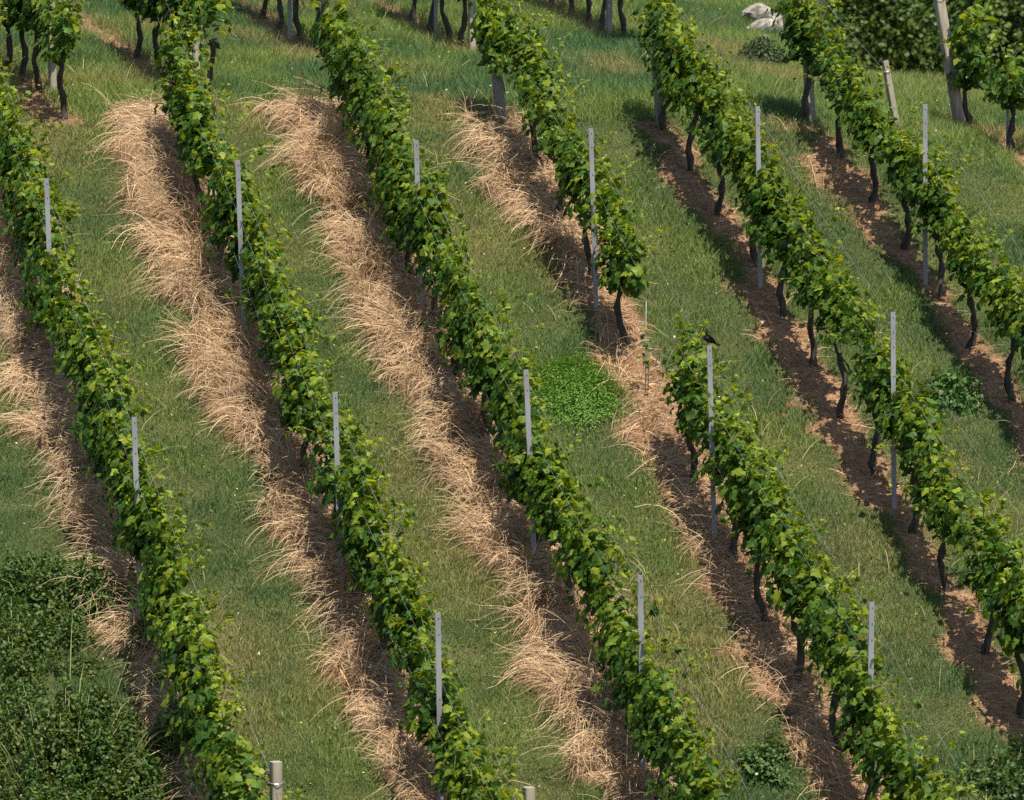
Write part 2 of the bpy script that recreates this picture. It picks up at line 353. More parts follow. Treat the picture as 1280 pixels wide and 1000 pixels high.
def ribbons(P0, D0, L_, Wd, col, segs, grav, zfloor=True, curl=.25):
    """drooping strands: start direction D0, bent down by gravity, kept above the ground"""
    n = len(P0); P = P0.copy(); D = D0.copy(); step = (L_/segs)[:, None]; pts = [P.copy()]
    cu = rng.normal(0, curl, n)
    for s in range(segs):
        P = P + D*step
        g = ground_h(P[:, 0], P[:, 1]) + .012
        low = P[:, 2] < g; P[:, 2] = np.maximum(P[:, 2], g)
        pts.append(P.copy())
        D = D.copy(); D[:, 2] -= grav/segs*np.ones(n)
        D[low, 2] = np.maximum(D[low, 2], -.25)
        c_, s_ = np.cos(cu/segs), np.sin(cu/segs); dx = D[:, 0]*c_ - D[:, 1]*s_; dy = D[:, 0]*s_ + D[:, 1]*c_
        D[:, 0], D[:, 1] = dx, dy
        D /= np.linalg.norm(D, axis=1)[:, None]
    pts = np.stack(pts, 1)                                # n, segs+1, 3
    T = pts[:, 1:] - pts[:, :-1]; T = np.concatenate([T, T[:, -1:]], 1)
    vw = np.array([0, -.75, .66]) + rng.normal(0, .45, (n, 1, 3))
    Sd = np.cross(T, vw); Sd /= np.linalg.norm(Sd, axis=2)[..., None] + 1e-9
    taper = np.linspace(1, .35, segs+1)[None, :, None]
    A = pts - Sd*Wd[:, None, None]*.5*taper; B = pts + Sd*Wd[:, None, None]*.5*taper
    V = np.stack([A, B], 2).reshape(n, -1, 3); m_ = V.shape[1]
    b = (np.arange(n)*m_)[:, None]
    F4 = np.concatenate([b + np.array([[2*k, 2*k+1, 2*k+3, 2*k+2]]) for k in range(segs)])
    return V.reshape(-1, 3), F4, np.repeat(col, m_, axis=0)
def straw_field():
    P0 = scatter(1100000, 30, 60); q, r = xy_qr(P0[:, 0], P0[:, 1]); st, so = strips(q, r)
    u = rng.uniform(0, 1, len(P0))
    k = u < st*.50
    P1, q1, r1 = P0[k], q[k], r[k]; n = len(P1)
    # strands fall to the left and downhill, combed in tufts
    a0 = np.arctan2(-NQ[1], -NQ[0])                       # pointing left, across the row
    wq = q1 + (noise(q1, r1, .25, 131) - .5)*.25; wr = r1 + (noise(q1, r1, .25, 132) - .5)*.25
    cq = np.floor(wq/.24).astype(np.int64); cr = np.floor(wr/.30 + .5*(cq % 2)).astype(np.int64)   # tufts
    ta, te, tl, tc = (h2(cq + 5000, cr + 5000, z_) for z_ in (1, 2, 3, 4))
    tb_ = h2(cq + 5000, cr + 5000, 6)
    ang = a0 + .45 + (ta + tb_ - 1)*2.1 + (fbm(q1, r1, 1.1, 121) - .5)*1.2 + np.where(rng.uniform(0, 1, n) < .14, rng.normal(0, 1.6, n), rng.normal(0, .42, n))
    el = R(-2) + R(62)*te**1.3 + rng.normal(0, .24, n)
    D = np.stack([np.cos(ang)*np.cos(el), np.sin(ang)*np.cos(el), np.sin(el)], -1)
    P1[:, 2] += rng.uniform(0, .06, n) + .10*tl*rng.uniform(0, 1, n); P1 = P1 - D*.14
    P1[:, 2] = np.maximum(P1[:, 2], ground_h(P1[:, 0], P1[:, 1]) - .01)
    tone = rng.uniform(0, 1, n)[:, None]
    col = (np.array([.34, .21, .115])*(1-tone) + np.array([.66, .49, .295])*tone)*rng.uniform(.75, 1.15, n)[:, None]*(.74 + .40*tc)[:, None]*np.where(rng.uniform(0, 1, n) < .12, .55, 1)[:, None]
    V1, F1, C1 = ribbons(P1, D, rng.uniform(.22, .70, n)*(.7 + .6*tb_), rng.uniform(.005, .0105, n), col, 5, rng.uniform(.8, 1.9, n), curl=.55)
    # short flat litter on the bare strips
    k = (u > .45) & (rng.uniform(0, 1, len(P0)) < so*.8*(1 - st*.6)); P2 = P0[k]; n = len(P2)
    ang = rng.uniform(0, 2*np.pi, n); el = rng.normal(.12, .25, n)
    D = np.stack([np.cos(ang)*np.cos(el), np.sin(ang)*np.cos(el), np.sin(el)], -1)
    tone = rng.uniform(0, 1, n)[:, None]**1.4
    col = (np.array([.22, .105, .05])*(1-tone) + np.array([.62, .42, .235])*tone)*rng.uniform(.7, 1.1, n)[:, None]
    V2, F2, C2 = ribbons(P2, D, rng.uniform(.05, .26, n), rng.uniform(.004, .008, n), col, 3, .7)
    o = link_mesh('dry_straw', np.vstack([V1, V2]), None, np.vstack([F1, F2 + len(V1)]), M_STRAW, None, {'col': np.vstack([C1, C2])})
    tag(o, 'tan dead grass lying in swathes under the vine rows', 'straw', kind='stuff')
grass_field(); straw_field()

# ------------------------------------------------------------------ leaves
LEAF = np.array([(0,.34),(0,.08),(.20,-.08),(.47,.02),(.46,.24),(.63,.46),(.38,.56),(.30,.74),(0,1.0),(-.30,.74),(-.38,.56),(-.63,.46),(-.46,.24),(-.47,.02),(-.20,-.08)])
LEAF_F = np.array([[0, k, k+1] for k in range(1, 14)] + [[0, 14, 1]])
SMALL = np.array([(0,0),(.30,.35),(.26,.68),(0,1.0),(-.26,.68),(-.30,.35)]); SMALL_F = np.array([[0,1,5],[1,2,5],[5,2,4],[2,3,4]])
def leaves(P0, Nn, Td, size, col, shape=LEAF, faces=LEAF_F, fold=.35, cup=.25):
    n = len(P0); Nn = Nn/np.linalg.norm(Nn, axis=1)[:, None]
    Td = Td - (Td*Nn).sum(1)[:, None]*Nn; Td /= np.linalg.norm(Td, axis=1)[:, None] + 1e-9
    Sd = np.cross(Td, Nn)
    x, y = shape[:, 0], shape[:, 1]
    fo = rng.normal(fold, .22, n)[:, None]; cu = rng.normal(cup, .25, n)[:, None]
    wob = rng.normal(0, .05, (n, len(x)))
    z = -fo*np.abs(x)[None] - cu*(y[None]-.3)**2 + wob
    sx = rng.uniform(.85, 1.15, n)[:, None]
    V = P0[:, None] + size[:, None, None]*((x[None]*sx)[..., None]*Sd[:, None] + ((y[None] - .1)*np.ones((n, 1)))[..., None]*Td[:, None] + z[..., None]*Nn[:, None])
    m_ = len(x); F3 = ((np.arange(n)*m_)[:, None, None] + faces[None]).reshape(-1, 3)
    return V.reshape(-1, 3), F3, np.repeat(col, m_, axis=0)
def unit(v): return v/(np.linalg.norm(v, axis=-1)[..., None] + 1e-9)

ground_weeds()
def vine_leaf_colour(n, young):
    """mature leaves deep green, shoot-tip and painted sunlit leaves yellow green"""
    t = np.clip(rng.beta(2, 2.6, n) + .55*young, 0, 1)[:, None]
    a = np.array([.018, .056, .010]); b = np.array([.064, .138, .014]); c = np.array([.24, .295, .020])
    col = np.where(t < .5, a + (b-a)*t*2, b + (c-b)*(t-.5)*2)
    return col*rng.uniform(.8, 1.2, n)[:, None]
CLEAR = [(ground_at(297, 200, 2.07), .55), (ground_at(885, 431, 2.07), 1.0), (ground_at(547, 765, 2.07), 1.1), (ground_at(1117, 390, 2.07), 1.45), (ground_at(245, 100) + [0, 0, 2.07], .45), (ground_at(66, 120) + [0, 0, 2.07], .3), (ground_at(1190, 150) + [-.06, 0, 2.07], .9)]
def grapevine(q, r, label, group, dens=1.0, half=.64, low=.46, top=1.36, trunk_h=.72, shoots=9, big=1.0, shift=-.03, end_bare=False, up_rows=False):
    x, y = qr_xy(q, r); z0 = gz(x, y); o = thing('grapevine', (x, y, z0), label, 'grapevine', group)
    # trunk: twisted, leaning, forking into the arm along the wire
    lean = rng.normal(0, .035, 2); k = np.linspace(0, 1, 9); ph = rng.uniform(0, 6.3, 2)
    px = lean[0]*k + .030*np.sin(k*7+ph[0]) + .010*np.sin(k*19+ph[1]); py = lean[1]*k + .028*np.sin(k*6+ph[1])
    tb = MB(); trunk = np.stack([px, py, -.06 + k*(trunk_h+.06)], -1)
    tb.tube(trunk, .041 - .012*k + .014*np.exp(-k*9) + .007*np.sin(k*21+ph[0]) + rng.normal(0, .003, 9), 8, .85)
    for s in (-1, 1):
        if rng.uniform() < .85:
            kk = np.linspace(0, 1, 7)[:, None]; e = AL*half*.75*s; slope = -GRADE if not up_rows else -.11
            arm = trunk[-1] - [0, 0, .06] + kk*e + np.array([0, 0, 1.])*(kk*.10*(1-kk)*2 + kk*slope*half*.75*s + .06*kk)
            arm += rng.normal(0, .008, arm.shape); tb.tube(arm, .021 - .010*kk[:, 0], 6)
    tb.build('trunk', M_BARK, o, True)
    # foliage: clumps of leaves on shoots rising from the arm
    nl = int(520*dens*rng.uniform(.85, 1.15))
    nc = 15
    grade = -GRADE if not up_rows else -.11
    ct = rng.uniform(-half, half, nc); ch = rng.uniform(low + .12, top - .1, nc); cn = rng.normal(0, .075, nc) + shift
    ci = rng.integers(0, nc, nl)
    t = ct[ci] + rng.normal(0, .15, nl); h = ch[ci] + rng.normal(0, .14, nl); s = cn[ci] + rng.normal(0, .085, nl)
    lim = low + .24*(np.abs(t)/half)**1.5 + .16*noise(np.full(nl, q*3)+t*1.0, np.full(nl, r)+t, .35, 7)
    h = np.where(h < lim, lim + rng.uniform(0, .22, nl), h); h = np.where(h > top + .08, top - rng.uniform(0, .3, nl), h)
    mid = (low + top)/2; prof = 1.05 - .55*np.abs((h - mid)/(top - low)*1.15)**2; s = s*prof*1.06
    Pl = t[:, None]*AL + s[:, None]*NQ + np.stack([np.zeros(nl), np.zeros(nl), h + t*grade], -1)
    out = s[:, None]*NQ*5 + rng.normal(0, .32, (nl, 3)) + np.array([0, 0, .55]) + (t/half)[:, None]**3*AL*.35
    Nn = unit(out); Td = np.array([0, 0, -.75]) + Nn*.35 + rng.normal(0, .45, (nl, 3))
    young = sstep(top - .5, top + .05, h)*.5 + .35*sstep(.0, .2, s) - .1  # canopy top and right side yellower: young growth plus sunlight painted in
    size = rng.uniform(.060, .132, nl)*(1 - .3*np.clip(young, 0, 1))*big
    W_ = Pl + np.array([x, y, z0]); ok = np.ones(nl, bool)
    for t_, zc in CLEAR: ok &= ~((np.abs(W_[:, 0] - t_[0]) < .075) & (W_[:, 1] < t_[1] + .1) & (W_[:, 1] > t_[1] - .6) & (W_[:, 2] > t_[2] - 2.07 + zc - .42*np.maximum(t_[1] - W_[:, 1], 0)))
    Pl, Nn, Td, size, young = Pl[ok], Nn[ok], Td[ok], size[ok], young[ok]; nl = int(ok.sum())
    V, F3, C = leaves(Pl, Nn, Td, size, vine_leaf_colour(nl, young))
    VV, FF, CC = [V], [F3], [C]; nv = len(V)
    for _ in range(shoots):
        tt = rng.uniform(-half, half); b = tt*AL + rng.normal(.03, .1)*NQ + np.array([0, 0, tt*grade + top - .15])
        ln = rng.uniform(.18, .62); d = unit(np.array([0, 0, 1.]) + NQ*rng.normal(.22, .35) + AL*rng.normal(.1, .3)) if rng.uniform() < .75 else unit(NQ*rng.choice([-1, 1, 1])*.9 + AL*rng.normal(0, .4) + np.array([0, 0, .35])); b = b - np.array([0, 0, .35])*(abs(d[2]) < .6)
        kk = np.linspace(0, 1, 6)[:, None]; pts = b + d*ln*kk + NQ*(rng.normal(.05, .1)*kk**2) - np.array([0, 0, .12])*kk**3
        sb = MB(); sb.tube(pts, .0045*(1.15 - kk[:, 0]), 4); sb.build('shoot', M_CANE, o, True)
        m_ = rng.integers(6, 12); ki = rng.uniform(.1, 1, m_); pp = b + d*ln*ki[:, None] + rng.normal(0, .03, (m_, 3)) - np.array([0, 0, .12])*(ki**3)[:, None]
        nn = unit(rng.normal(0, .5, (m_, 3)) + np.array([0, 0, .7])); td = rng.normal(0, .8, (m_, 3))
        V, F3, C = leaves(pp, nn, td, .085*(1.05 - .72*ki)*rng.uniform(.8, 1.2, m_)*big, vine_leaf_colour(m_, .35 + .5*ki))
        VV.append(V); FF.append(F3 + nv); CC.append(C); nv += len(V)
    link_mesh('foliage', np.vstack(VV), np.vstack(FF), None, M_LEAF, o, {'col': np.vstack(CC)})
    return o

ORD = ['', 'first', 'second', 'third', 'fourth', 'fifth', 'sixth', 'seventh', 'eighth', 'ninth', 'tenth', 'eleventh', 'twelfth', 'thirteenth', 'fourteenth', 'fifteenth', 'sixteenth', 'seventeenth', 'eighteenth', 'nineteenth', 'twentieth']
ROWNAME = {'A': 'the leftmost long vine row', 'B': 'the second long vine row from left', 'C': 'the third long vine row from left', 'D': 'the vine row with the perched bird',
           'E': 'the vine row just right of the bird', 'F': 'the rightmost long vine row'}
def rq(u, v): return xy_qr(*ground_at(u, v)[:2])
def px_row(k, r):
    x, y = qr_xy(rowq(k, r), r); return project(np.array([x, y, gz(x, y)]))
def plant_row(k, rs):
    n = 0
    vis = []; rs = [r for r in rs if k == 'A' or r > ridge(rowq(k, r)) - .35]
    for r in rs:
        u, v = px_row(k, r)
        if -150 < u < 1400 and v - 230 < 1000 and v > 0: vis.append(r)
    for i_, r in enumerate(vis):
        grapevine(rowq(k, r) + rng.normal(0, .02), r, f'leafy green grapevine, {ORD[i_+1]} from the top of {ROWNAME[k]}', 'grapevines in ' + ROWNAME[k], shift=-.10 if k in 'AC' else -.03, dens=rng.uniform(.62, 1.12), half=rng.uniform(.50, .66), shoots=int(rng.integers(7, 15)), big=rng.uniform(.98, 1.14), low=(.46 if k in 'ABC' else .64 if k in 'EF' else .58) + rng.normal(0, .05), top=(1.36 if k in 'ABC' else 1.42) + rng.normal(0, .10))
STEP = 1.12
PSTEP = 1.155
def post_r(u, v): return xy_qr(*ground_at(u, v, 2.07)[:2])[1]
plant_row('A', post_r(58, 223) + .3 + PSTEP*np.arange(-9, 18))
plant_row('B', post_r(297, 200) + .66 + PSTEP*np.arange(-4, 18))
plant_row('C', post_r(519, 175) + .3 + PSTEP*np.arange(-4, 18))
rD = [rq(624, 150)[1], rq(665, 215)[1], rq(700, 280)[1], rq(742, 358)[1], rq(783, 435)[1]]
rD2 = rq(907, 700)[1]; rD += [rD2 - 1.5] + list(rD2 + .02 + PSTEP*np.arange(0, 9, 1))
plant_row('D', rD)
plant_row('E', post_r(948, 133) + .60 + PSTEP*np.arange(-4, 16))
plant_row('F', post_r(1155, 130) + .3 + PSTEP*np.arange(-4, 10))
# upper block: rows on the flatter ground above the grassy headland
UPNAME = {'0': 'at top left corner', '1': 'on the left', '2': 'left of centre', '3': 'right of centre', '4': 'on the right'}
for k, offs in {'0': (0, 1.55, 2.6, 3.6), '1': (0, 1.05, 2.1, 3.2, 4.3), '2': (.6, 1.6, 2.7, 3.7), '3': (.5, 1.2, 2.1, 3.1), '4': (0, .9, 1.7, 2.6, 3.6)}.items():
    qk, rk = UPQ[k]
    for i_, d in enumerate(offs):
        grapevine(qk, rk - d, f'old dark trunked grapevine above the headland {UPNAME[k]}, {ORD[i_+1]} from its row end', 'grapevines above the headland', dens=(.28 if d == 0 and k in '01' else .9), low=.62, top=1.5, trunk_h=.85, big=1.2, up_rows=True, shoots=5)

# ------------------------------------------------------------------ posts
def u_profile(h, a=.050, b=.034, t=.006):
    P2 = [(-a/2, -b/2), (a/2, -b/2), (a/2, b/2), (a/2-t, b/2), (a/2-t, -b/2+t), (-a/2+t, -b/2+t), (-a/2+t, b/2), (-a/2, b/2)]
    n = len(P2); V = [(x, y, z) for z in (-.4, h) for x, y in P2]
    F4 = [(i_, (i_+1) % n, n+(i_+1) % n, n+i_) for i_ in range(n)]
    caps = [(0,1,4,5), (1,2,3,4), (0,5,6,7)]
    F4 += [tuple(c+n for c in f_) for f_ in caps]
    return V, F4
def steel_post(base, label, h=2.07, rz=0.0, tilt=(0, 0), sc=1.0):
    o = thing('trellis_post', base, label, 'trellis post', 'galvanised trellis posts'); o.rotation_euler = (tilt[0], tilt[1], rz); o.scale = (sc, sc, 1)
    V, F = u_profile(h); mb = MB(); mb.add(V, None, F); mb.build('profile', M_STEEL, o)
    for z in np.arange(h - .06, .4, -.155):
        if z > h - .25 or rng.uniform() < .3:
            sl = MB(); sl.box((.006, -.0173, z), (.008, .003, .018)); sl.build('slot', M_HOLE, o)
    for s in (-1, 1):                                     # toothed edge that the wires hang in
        zz = []; 
        for z in np.arange(.45, h - .04, .155): zz += [(z, 0), (z + .004, .007), (z + .026, .007), (z + .03, 0)]
        Vh = []; 
        for z, e in zz: Vh += [(s*.0252, -.004, z), (s*(.0258 + e), -.004, z), (s*(.0258 + e), .010, z), (s*.0252, .010, z)]
        Fh = [(4*i_+a, 4*i_+b, 4*i_+4+b, 4*i_+4+a) for i_ in range(len(zz)-1) for a, b in ((0, 1), (1, 2), (2, 3), (3, 0))]
        hk = MB(); hk.add(Vh, None, Fh); hk.build('hook_edge', M_STEEL, o)
    return o
def from_top(u, v, h): return ground_at(u, v, h)*1 - np.array([0, 0, h])
H_POST = 2.07
def on_ground(P): return (float(P[0]), float(P[1]), gz(P[0], P[1]))
STEEL = [
 ('A', 58, 223, 'short visible grey steel post at the far left, high in the leftmost row'),
 ('A', 168, 521, 'grey steel post in the leftmost row, left of the shaded shrub corner'),
 ('B', 297, 200, 'tall grey steel post, uppermost in the second long row from left'),
 ('B', 417, 490, 'grey steel post, middle one of the second long row from left'),
 ('B', 547, 765, 'grey steel post, lowest in the second long row from left'),
 ('C', 519, 175, 'grey steel post, uppermost in the third long row from left'),
 ('C', 659, 462, 'grey steel post beside the bright green clover patch'),
 ('C', 802, 718, 'grey steel post, lowest in the third long row from left'),
 ('D', 739, 160, 'grey steel post above the gap in the bird row, partly leaf covered'),
 ('D', 885, 431, 'bare grey steel post with a black bird perched on top'),
 ('D', 1087, 752, 'grey steel post standing at the lower right below the bird post'),
 ('E', 948, 133, 'grey steel post high in the row just right of the bird'),
 ('E', 1117, 390, 'grey steel post with its whole foot visible, right of the bird post'),
 ('F', 1155, 130, 'grey steel post in the rightmost long row, near the slanted wooden post')]
POSTS = {k: [] for k in 'ABCDEFG'}; BIRD = None
for k, u, v, lab in STEEL:
    t = ground_at(u, v, H_POST); _, rt = xy_qr(t[0], t[1]); bx, by = qr_xy(xy_qr(t[0], t[1])[0]*.6 + .4*rowq(k, rt), rt)
    b = np.array((bx, by, gz(bx, by))); ax = t - b          # foot in the row line, leaning a little
    steel_post(b, lab, h=float(np.linalg.norm(ax)), rz=rng.normal(.05, .06), tilt=(-math.asin(ax[1]/np.linalg.norm(ax)) + rng.normal(0, .006), rng.normal(0, .004) + math.asin(ax[0]/np.linalg.norm(ax))))
    POSTS[k].append(t)
    if 'bird' in lab and u == 885: BIRD = t
def square_post(name, top_uv, base_uv, size, mat, label, cat='post', group=None, part=None, tap=.88, cap=False, h=None):
    B = np.array(on_ground(ground_at(*base_uv)))
    # top: in the vertical plane facing the camera through the base
    d = ray(*top_uv); T = d*(B[1]/d[1])
    ax = T - B; hl = np.linalg.norm(ax); zax = ax/hl; xax = unit(np.cross(np.array([0, 1., 0]), zax)); yax = np.cross(zax, xax)
    a = R(22); xr = xax*math.cos(a) + yax*math.sin(a); yr = np.cross(zax, xr); Mx = np.stack([xr, yr, zax], 1)
    o = thing(name, tuple(B), label, cat, group); mb = MB()
    n = 8; zz = np.linspace(-.3, hl, n); c = .18; rows = []
    for z in zz:
        s = size/2*(1 + (tap-1)*max(z, 0)/hl)*(1 + rng.normal(0, .012))
        pr = [(-1+c, -1), (1-c, -1), (1, -1+c), (1, 1-c), (1-c, 1), (-1+c, 1), (-1, 1-c), (-1, -1+c)]
        rows.append([(x*s, y*s, z) for x, y in pr])
    Vv = np.array(rows).reshape(-1, 3) @ Mx.T
    F4 = [(k*8+j, k*8+(j+1) % 8, k*8+8+(j+1) % 8, k*8+8+j) for k in range(n-1) for j in range(8)]
    e = (n-1)*8; F4 += [(e, e+1, e+2, e+3), (e, e+3, e+4, e+7), (e+4, e+5, e+6, e+7)]
    mb.add(Vv, None, F4); mb.build('post_body', mat, o)
    # wire loop tied round the post
    lb = MB(); th = np.linspace(0, 2*np.pi, 13); rr = size*.68
    lp = np.stack([rr*np.cos(th), rr*np.sin(th), np.full(13, hl*.86) + .01*np.sin(th)], -1) @ Mx.T; lb.tube(lp, .004, 4); lb.build('wire_loop', M_WIRE, o)
    return o
G_END = 'end posts of the vine rows'
square_post('end_post', (345, 952), (345, 1135), .10, M_PALEWOOD, 'short pale wooden end post at the foot of the leftmost row', 'post', G_END, tap=.97)
square_post('end_post', (661, 984), (661, 1160), .10, M_PALEWOOD, 'pale post top just showing at the bottom edge, left of centre', 'post', G_END, tap=.97)
square_post('end_post', (619, 66), (626, 155), .115, M_CONC, 'grey brown end post heading the row with the perched bird', 'post', G_END)
square_post('end_post', (819, 66), (827, 158), .105, M_CONC, 'speckled grey end post heading the row just right of the bird', 'post', G_END)
square_post('end_post', (1009, 58), (1013, 152), .105, M_CONC, 'speckled grey end post heading the rightmost long row', 'post', G_END)
square_post('end_post', (1169, -30), (1201, 163), .125, M_WOOD, 'thick slanted pale wooden post before the dark trees', 'post', G_END)
square_post('end_post', (63, -40), (66, 120), .085, M_PALEWOOD, 'pale wooden end post by the lone trunk at top left', 'post', G_END)
square_post('end_post', (244, -60), (245, 100), .085, M_WOOD, 'brown end post beside the knobbly tied trunk, top left', 'post', G_END)
square_post('end_post', (405, -70), (406, 68), .085, M_WOOD, 'brown end post at the top edge above the third long row', 'post', G_END)
square_post('end_post', (589, -80), (590, 68), .085, M_WOOD, 'weathered end post at the top edge, right of three dark trunks', 'post', G_END)
square_post('end_post', (763, -90), (761, 54), .07, M_CONC, 'leaning grey end post at the top edge, right of centre', 'post', G_END)
square_post('stake', (1182, 22), (1183, 100), .05, M_PALEWOOD, 'short pale stake strapped beside the slanted wooden post', 'stake')
square_post('stake', (1106, 76), (1122, 165), .075, M_PALEWOOD, 'slanting pale stake tip behind the rightmost long row', 'stake')
for u, v, lab in ((362, 55, 'grey steel post among dark trunks at the top edge, left'), (545, 45, 'grey steel post between two dark trunks at the top edge')):
    steel_post(on_ground(ground_at(u, v)), lab)
steel_post(on_ground(ground_at(1259, 187)), 'thin steel post by a knobbly trunk at the right edge', h=1.02, sc=.62)
gq, gr = UPG
for u, v, lab, d_, hh in ((1210, 166, 'sparse vine hanging round the slanted wooden post', .62, 1.6), (1267, 190, 'small leaning vine beside the thin post at right edge', .4, 1.15)):
    q_, r_ = rq(u, v); grapevine(q_, r_, lab, 'grapevines at the far right corner', dens=d_, low=.5, top=hh, half=.45, trunk_h=.6, shoots=7, big=1.15, up_rows=True)

# ------------------------------------------------------------------ wires
def wire(pts, label, rad=.0014):
    mb = MB(); P_ = np.asarray(pts, float); out = []
    for a, b in zip(P_[:-1], P_[1:]):
        kk = np.linspace(0, 1, 8)[:-1, None]; seg = a + (b-a)*kk; seg[:, 2] -= (.035*4*kk*(1-kk))[:, 0]; out.append(seg)
    out = np.vstack(out + [P_[-1:]]); mb.tube(out, rad, 5); tag(mb.build('trellis_wire', M_WIRE, None, True), label, 'wire', 'trellis wires')
for k in 'ABCDEF':
    ps = sorted(POSTS[k], key=lambda p_: -p_[1])
    r_t = ridge(rowq(k, -65)) + .1; x, y = qr_xy(rowq(k, r_t), r_t); top = np.array([x, y, base_h(x, y) + 1.75])
    if k == 'A': top = ps[0] + (ps[0] - ps[1])
    last = ps[-1] + AL*4.6 + np.array([0, 0, -GRADE*4.6])
    line = [top] + ps + [last]
    if k == 'A': line = [top] + ps + [ground_at(345, 965, .9)]
    for dz, nm in ((-.05, 'top'), (-.50, 'middle'), (-1.05, 'lower')):
        wire([p_ + np.array([-.035, 0, dz]) for p_ in line], f'thin {nm} trellis wire strung along {ROWNAME[k]}')
def pp(u, v, h): return ground_at(u, v, h)
wire([pp(248, -10, 1.4), pp(255, 55, .9), pp(268, 137, .02)], 'pale anchor string running down past the knobbly tied trunk')
wire([pp(63, -5, 1.4), pp(76, 95, .45), pp(80, 148, .02)], 'pale anchor string beside the pale end post, top left')

# ------------------------------------------------------------------ the bird
def bird():
    o = thing('bird', (BIRD[0] + .004, BIRD[1], BIRD[2] - .004), 'small black bird perched on a grey steel post', 'bird')
    # spine from breast to tail tip, seen side on: head up left, tail down right
    mb = MB()
    body = np.array([(-.016,0,.150),(-.015,0,.146),(-.014,0,.136),(-.014,0,.124),(-.018,0,.112),(-.022,0,.096),(-.018,0,.078),(-.006,0,.060),(.014,0,.044),(.036,0,.031),(.058,0,.020),(.084,0,.007),(.106,0,-.003)])
    rad = np.array([  .003,.013,.020,.023,.026,.032,.037,.037,.029,.019,.013,.013,.010])
    mb.tube(body, rad, 12, .9)
    mb.build('body', M_BIRD, o, True)
    b = MB(); b.tube([(-.026,0,.136),(-.036,0,.137),(-.046,0,.135)], [.006,.004,.001], 6); b.build('beak', M_BEAK, o, True)
    for s in (-1, 1):
        wv = MB(); kk = np.linspace(0, 1, 8); pts = np.stack([-.020+.080*kk, s*(.032-.014*kk), .100-.074*kk], -1)
        wv.tube(pts, .003+.022*np.sin(np.pi*np.clip(kk*.92+.06, 0, 1)), 8, .35); wv.build('wing', M_BIRD, o, True)
        l = MB(); l.tube([(-.008, s*.013, .05), (-.004, s*.014, .024), (-.010, s*.014, .002)], [.006, .003, .0025], 6)
        for dx, dy in ((-.022, .006), (-.024, 0), (-.02, -.006), (.012, 0)): l.tube([(-.010, s*.014, .003), (-.010+dx*.6, s*.014+dy*.6, .004), (-.010+dx, s*.014+dy, .001)], [.002, .0018, .001], 5)
        l.build('leg', M_BEAK, o, True)
        e = MB(); e.tube([(-.020, s*.016, .139), (-.020, s*.0185, .139), (-.020, s*.0192, .139)], [.003, .0025, .0005], 8); e.build('eye', M_EYE, o, True)
    o.rotation_euler = (0, 0, R(18)); o.scale = (1.22, 1.22, 1.22)
M_BIRD = noise_mat('black_feathers', (.006, .006, .006), (.013, .012, .012), 60, .85, 0, .3)
M_BEAK = noise_mat('beak', (.03, .025, .02), (.05, .04, .03), 60, .5)
M_EYE = noise_mat('eye', (.01, .01, .01), (.02, .02, .02), 60, .1)
bird()

# ------------------------------------------------------------------ weeds, clover, shrubs, stones
def plant_mesh(name, base, radii, n, size, cols, label, cat, group=None, shape=SMALL, faces=SMALL_F, mat=None, dome=True, stems=40, clumps=0, upb=.6, stem_part='stems', leaf_part='leaves', trunk=None):
    x, y = base[:2]; z0 = gz(x, y); o = thing(name, (x, y, z0), label, cat, group)
    a, b, hh = radii
    D = unit(rng.normal(0, 1, (n, 3))); rr = rng.uniform(0, 1, n)**(1/2.2)
    Pl = D*rr[:, None]
    if clumps:
        cc = unit(rng.normal(0, 1, (clumps, 3)))*rng.uniform(.35, .95, clumps)[:, None]; ci = rng.integers(0, clumps, n)
        Pl = cc[ci] + rng.normal(0, .16, (n, 3))*rng.choice([.7, 1, 1.9], n)[:, None]; D = unit(Pl)
    if dome: Pl[:, 2] = np.abs(Pl[:, 2])
    if n > 10000: Pl *= (1 + .35*(fbm(np.arctan2(Pl[:, 1], Pl[:, 0])*2 + 9, np.zeros(n), .8, 77) - .5)[:, None])*rng.choice([.85, .95, 1.05, 1.3], n, p=[.3, .35, .25, .1])[:, None]
    Pl = Pl*np.array([a, b, hh])
    if trunk is None:
        Pl[:, 2] += ground_h(x + Pl[:, 0], y + Pl[:, 1]) - z0 + .01
    else: Pl[:, 2] += trunk
    Nn = unit(D*.6 + np.array([0, 0, upb]) + rng.normal(0, .4, (n, 3))); Td = D + rng.normal(0, .6, (n, 3)) + np.array([0, 0, -.1])
    t = rng.uniform(0, 1, n)[:, None]; col = np.array(cols[0])*(1-t) + np.array(cols[1])*t
    V, F3, C = leaves(Pl, Nn, Td, rng.uniform(*size, n), col, shape, faces)
    link_mesh(leaf_part, V, F3, None, mat or M_TREE, o, {'col': C})
    sb = MB()
    if trunk is None:
        for k in rng.integers(0, n, stems):
            e = Pl[k]; s0 = np.array([e[0]*.35, e[1]*.35, 0]); s0[2] = gz(x+s0[0], y+s0[1]) - z0 - .02
            sb.tube([s0, (s0+e)/2 + [0, 0, .03], e], [.004, .003, .0015], 4)
        sb.build(stem_part, M_CANE, o, True)
    else:
        k = np.linspace(0, 1, 6)[:, None]; tr = np.array([0, 0, -.3])*(1-k) + np.array([rng.normal(0, .1), 0, trunk + hh*.3])*k; tr += rng.normal(0, .03, tr.shape)
        sb.tube(tr, (.03*max(1, trunk/3))*(1.1 - .7*k[:, 0]), 8)
        for c in (cc if clumps else D[:30]*.7):
            e = c*np.array([a, b, hh]) + [0, 0, trunk]; s0 = tr[3]
            sb.tube([s0, (s0*.6+e*.4) + rng.normal(0, .05, 3), e], [.012, .007, .003], 5)
        sb.build('trunk', M_BARK, o, True)
    return o
c_ = ground_at(715, 520)
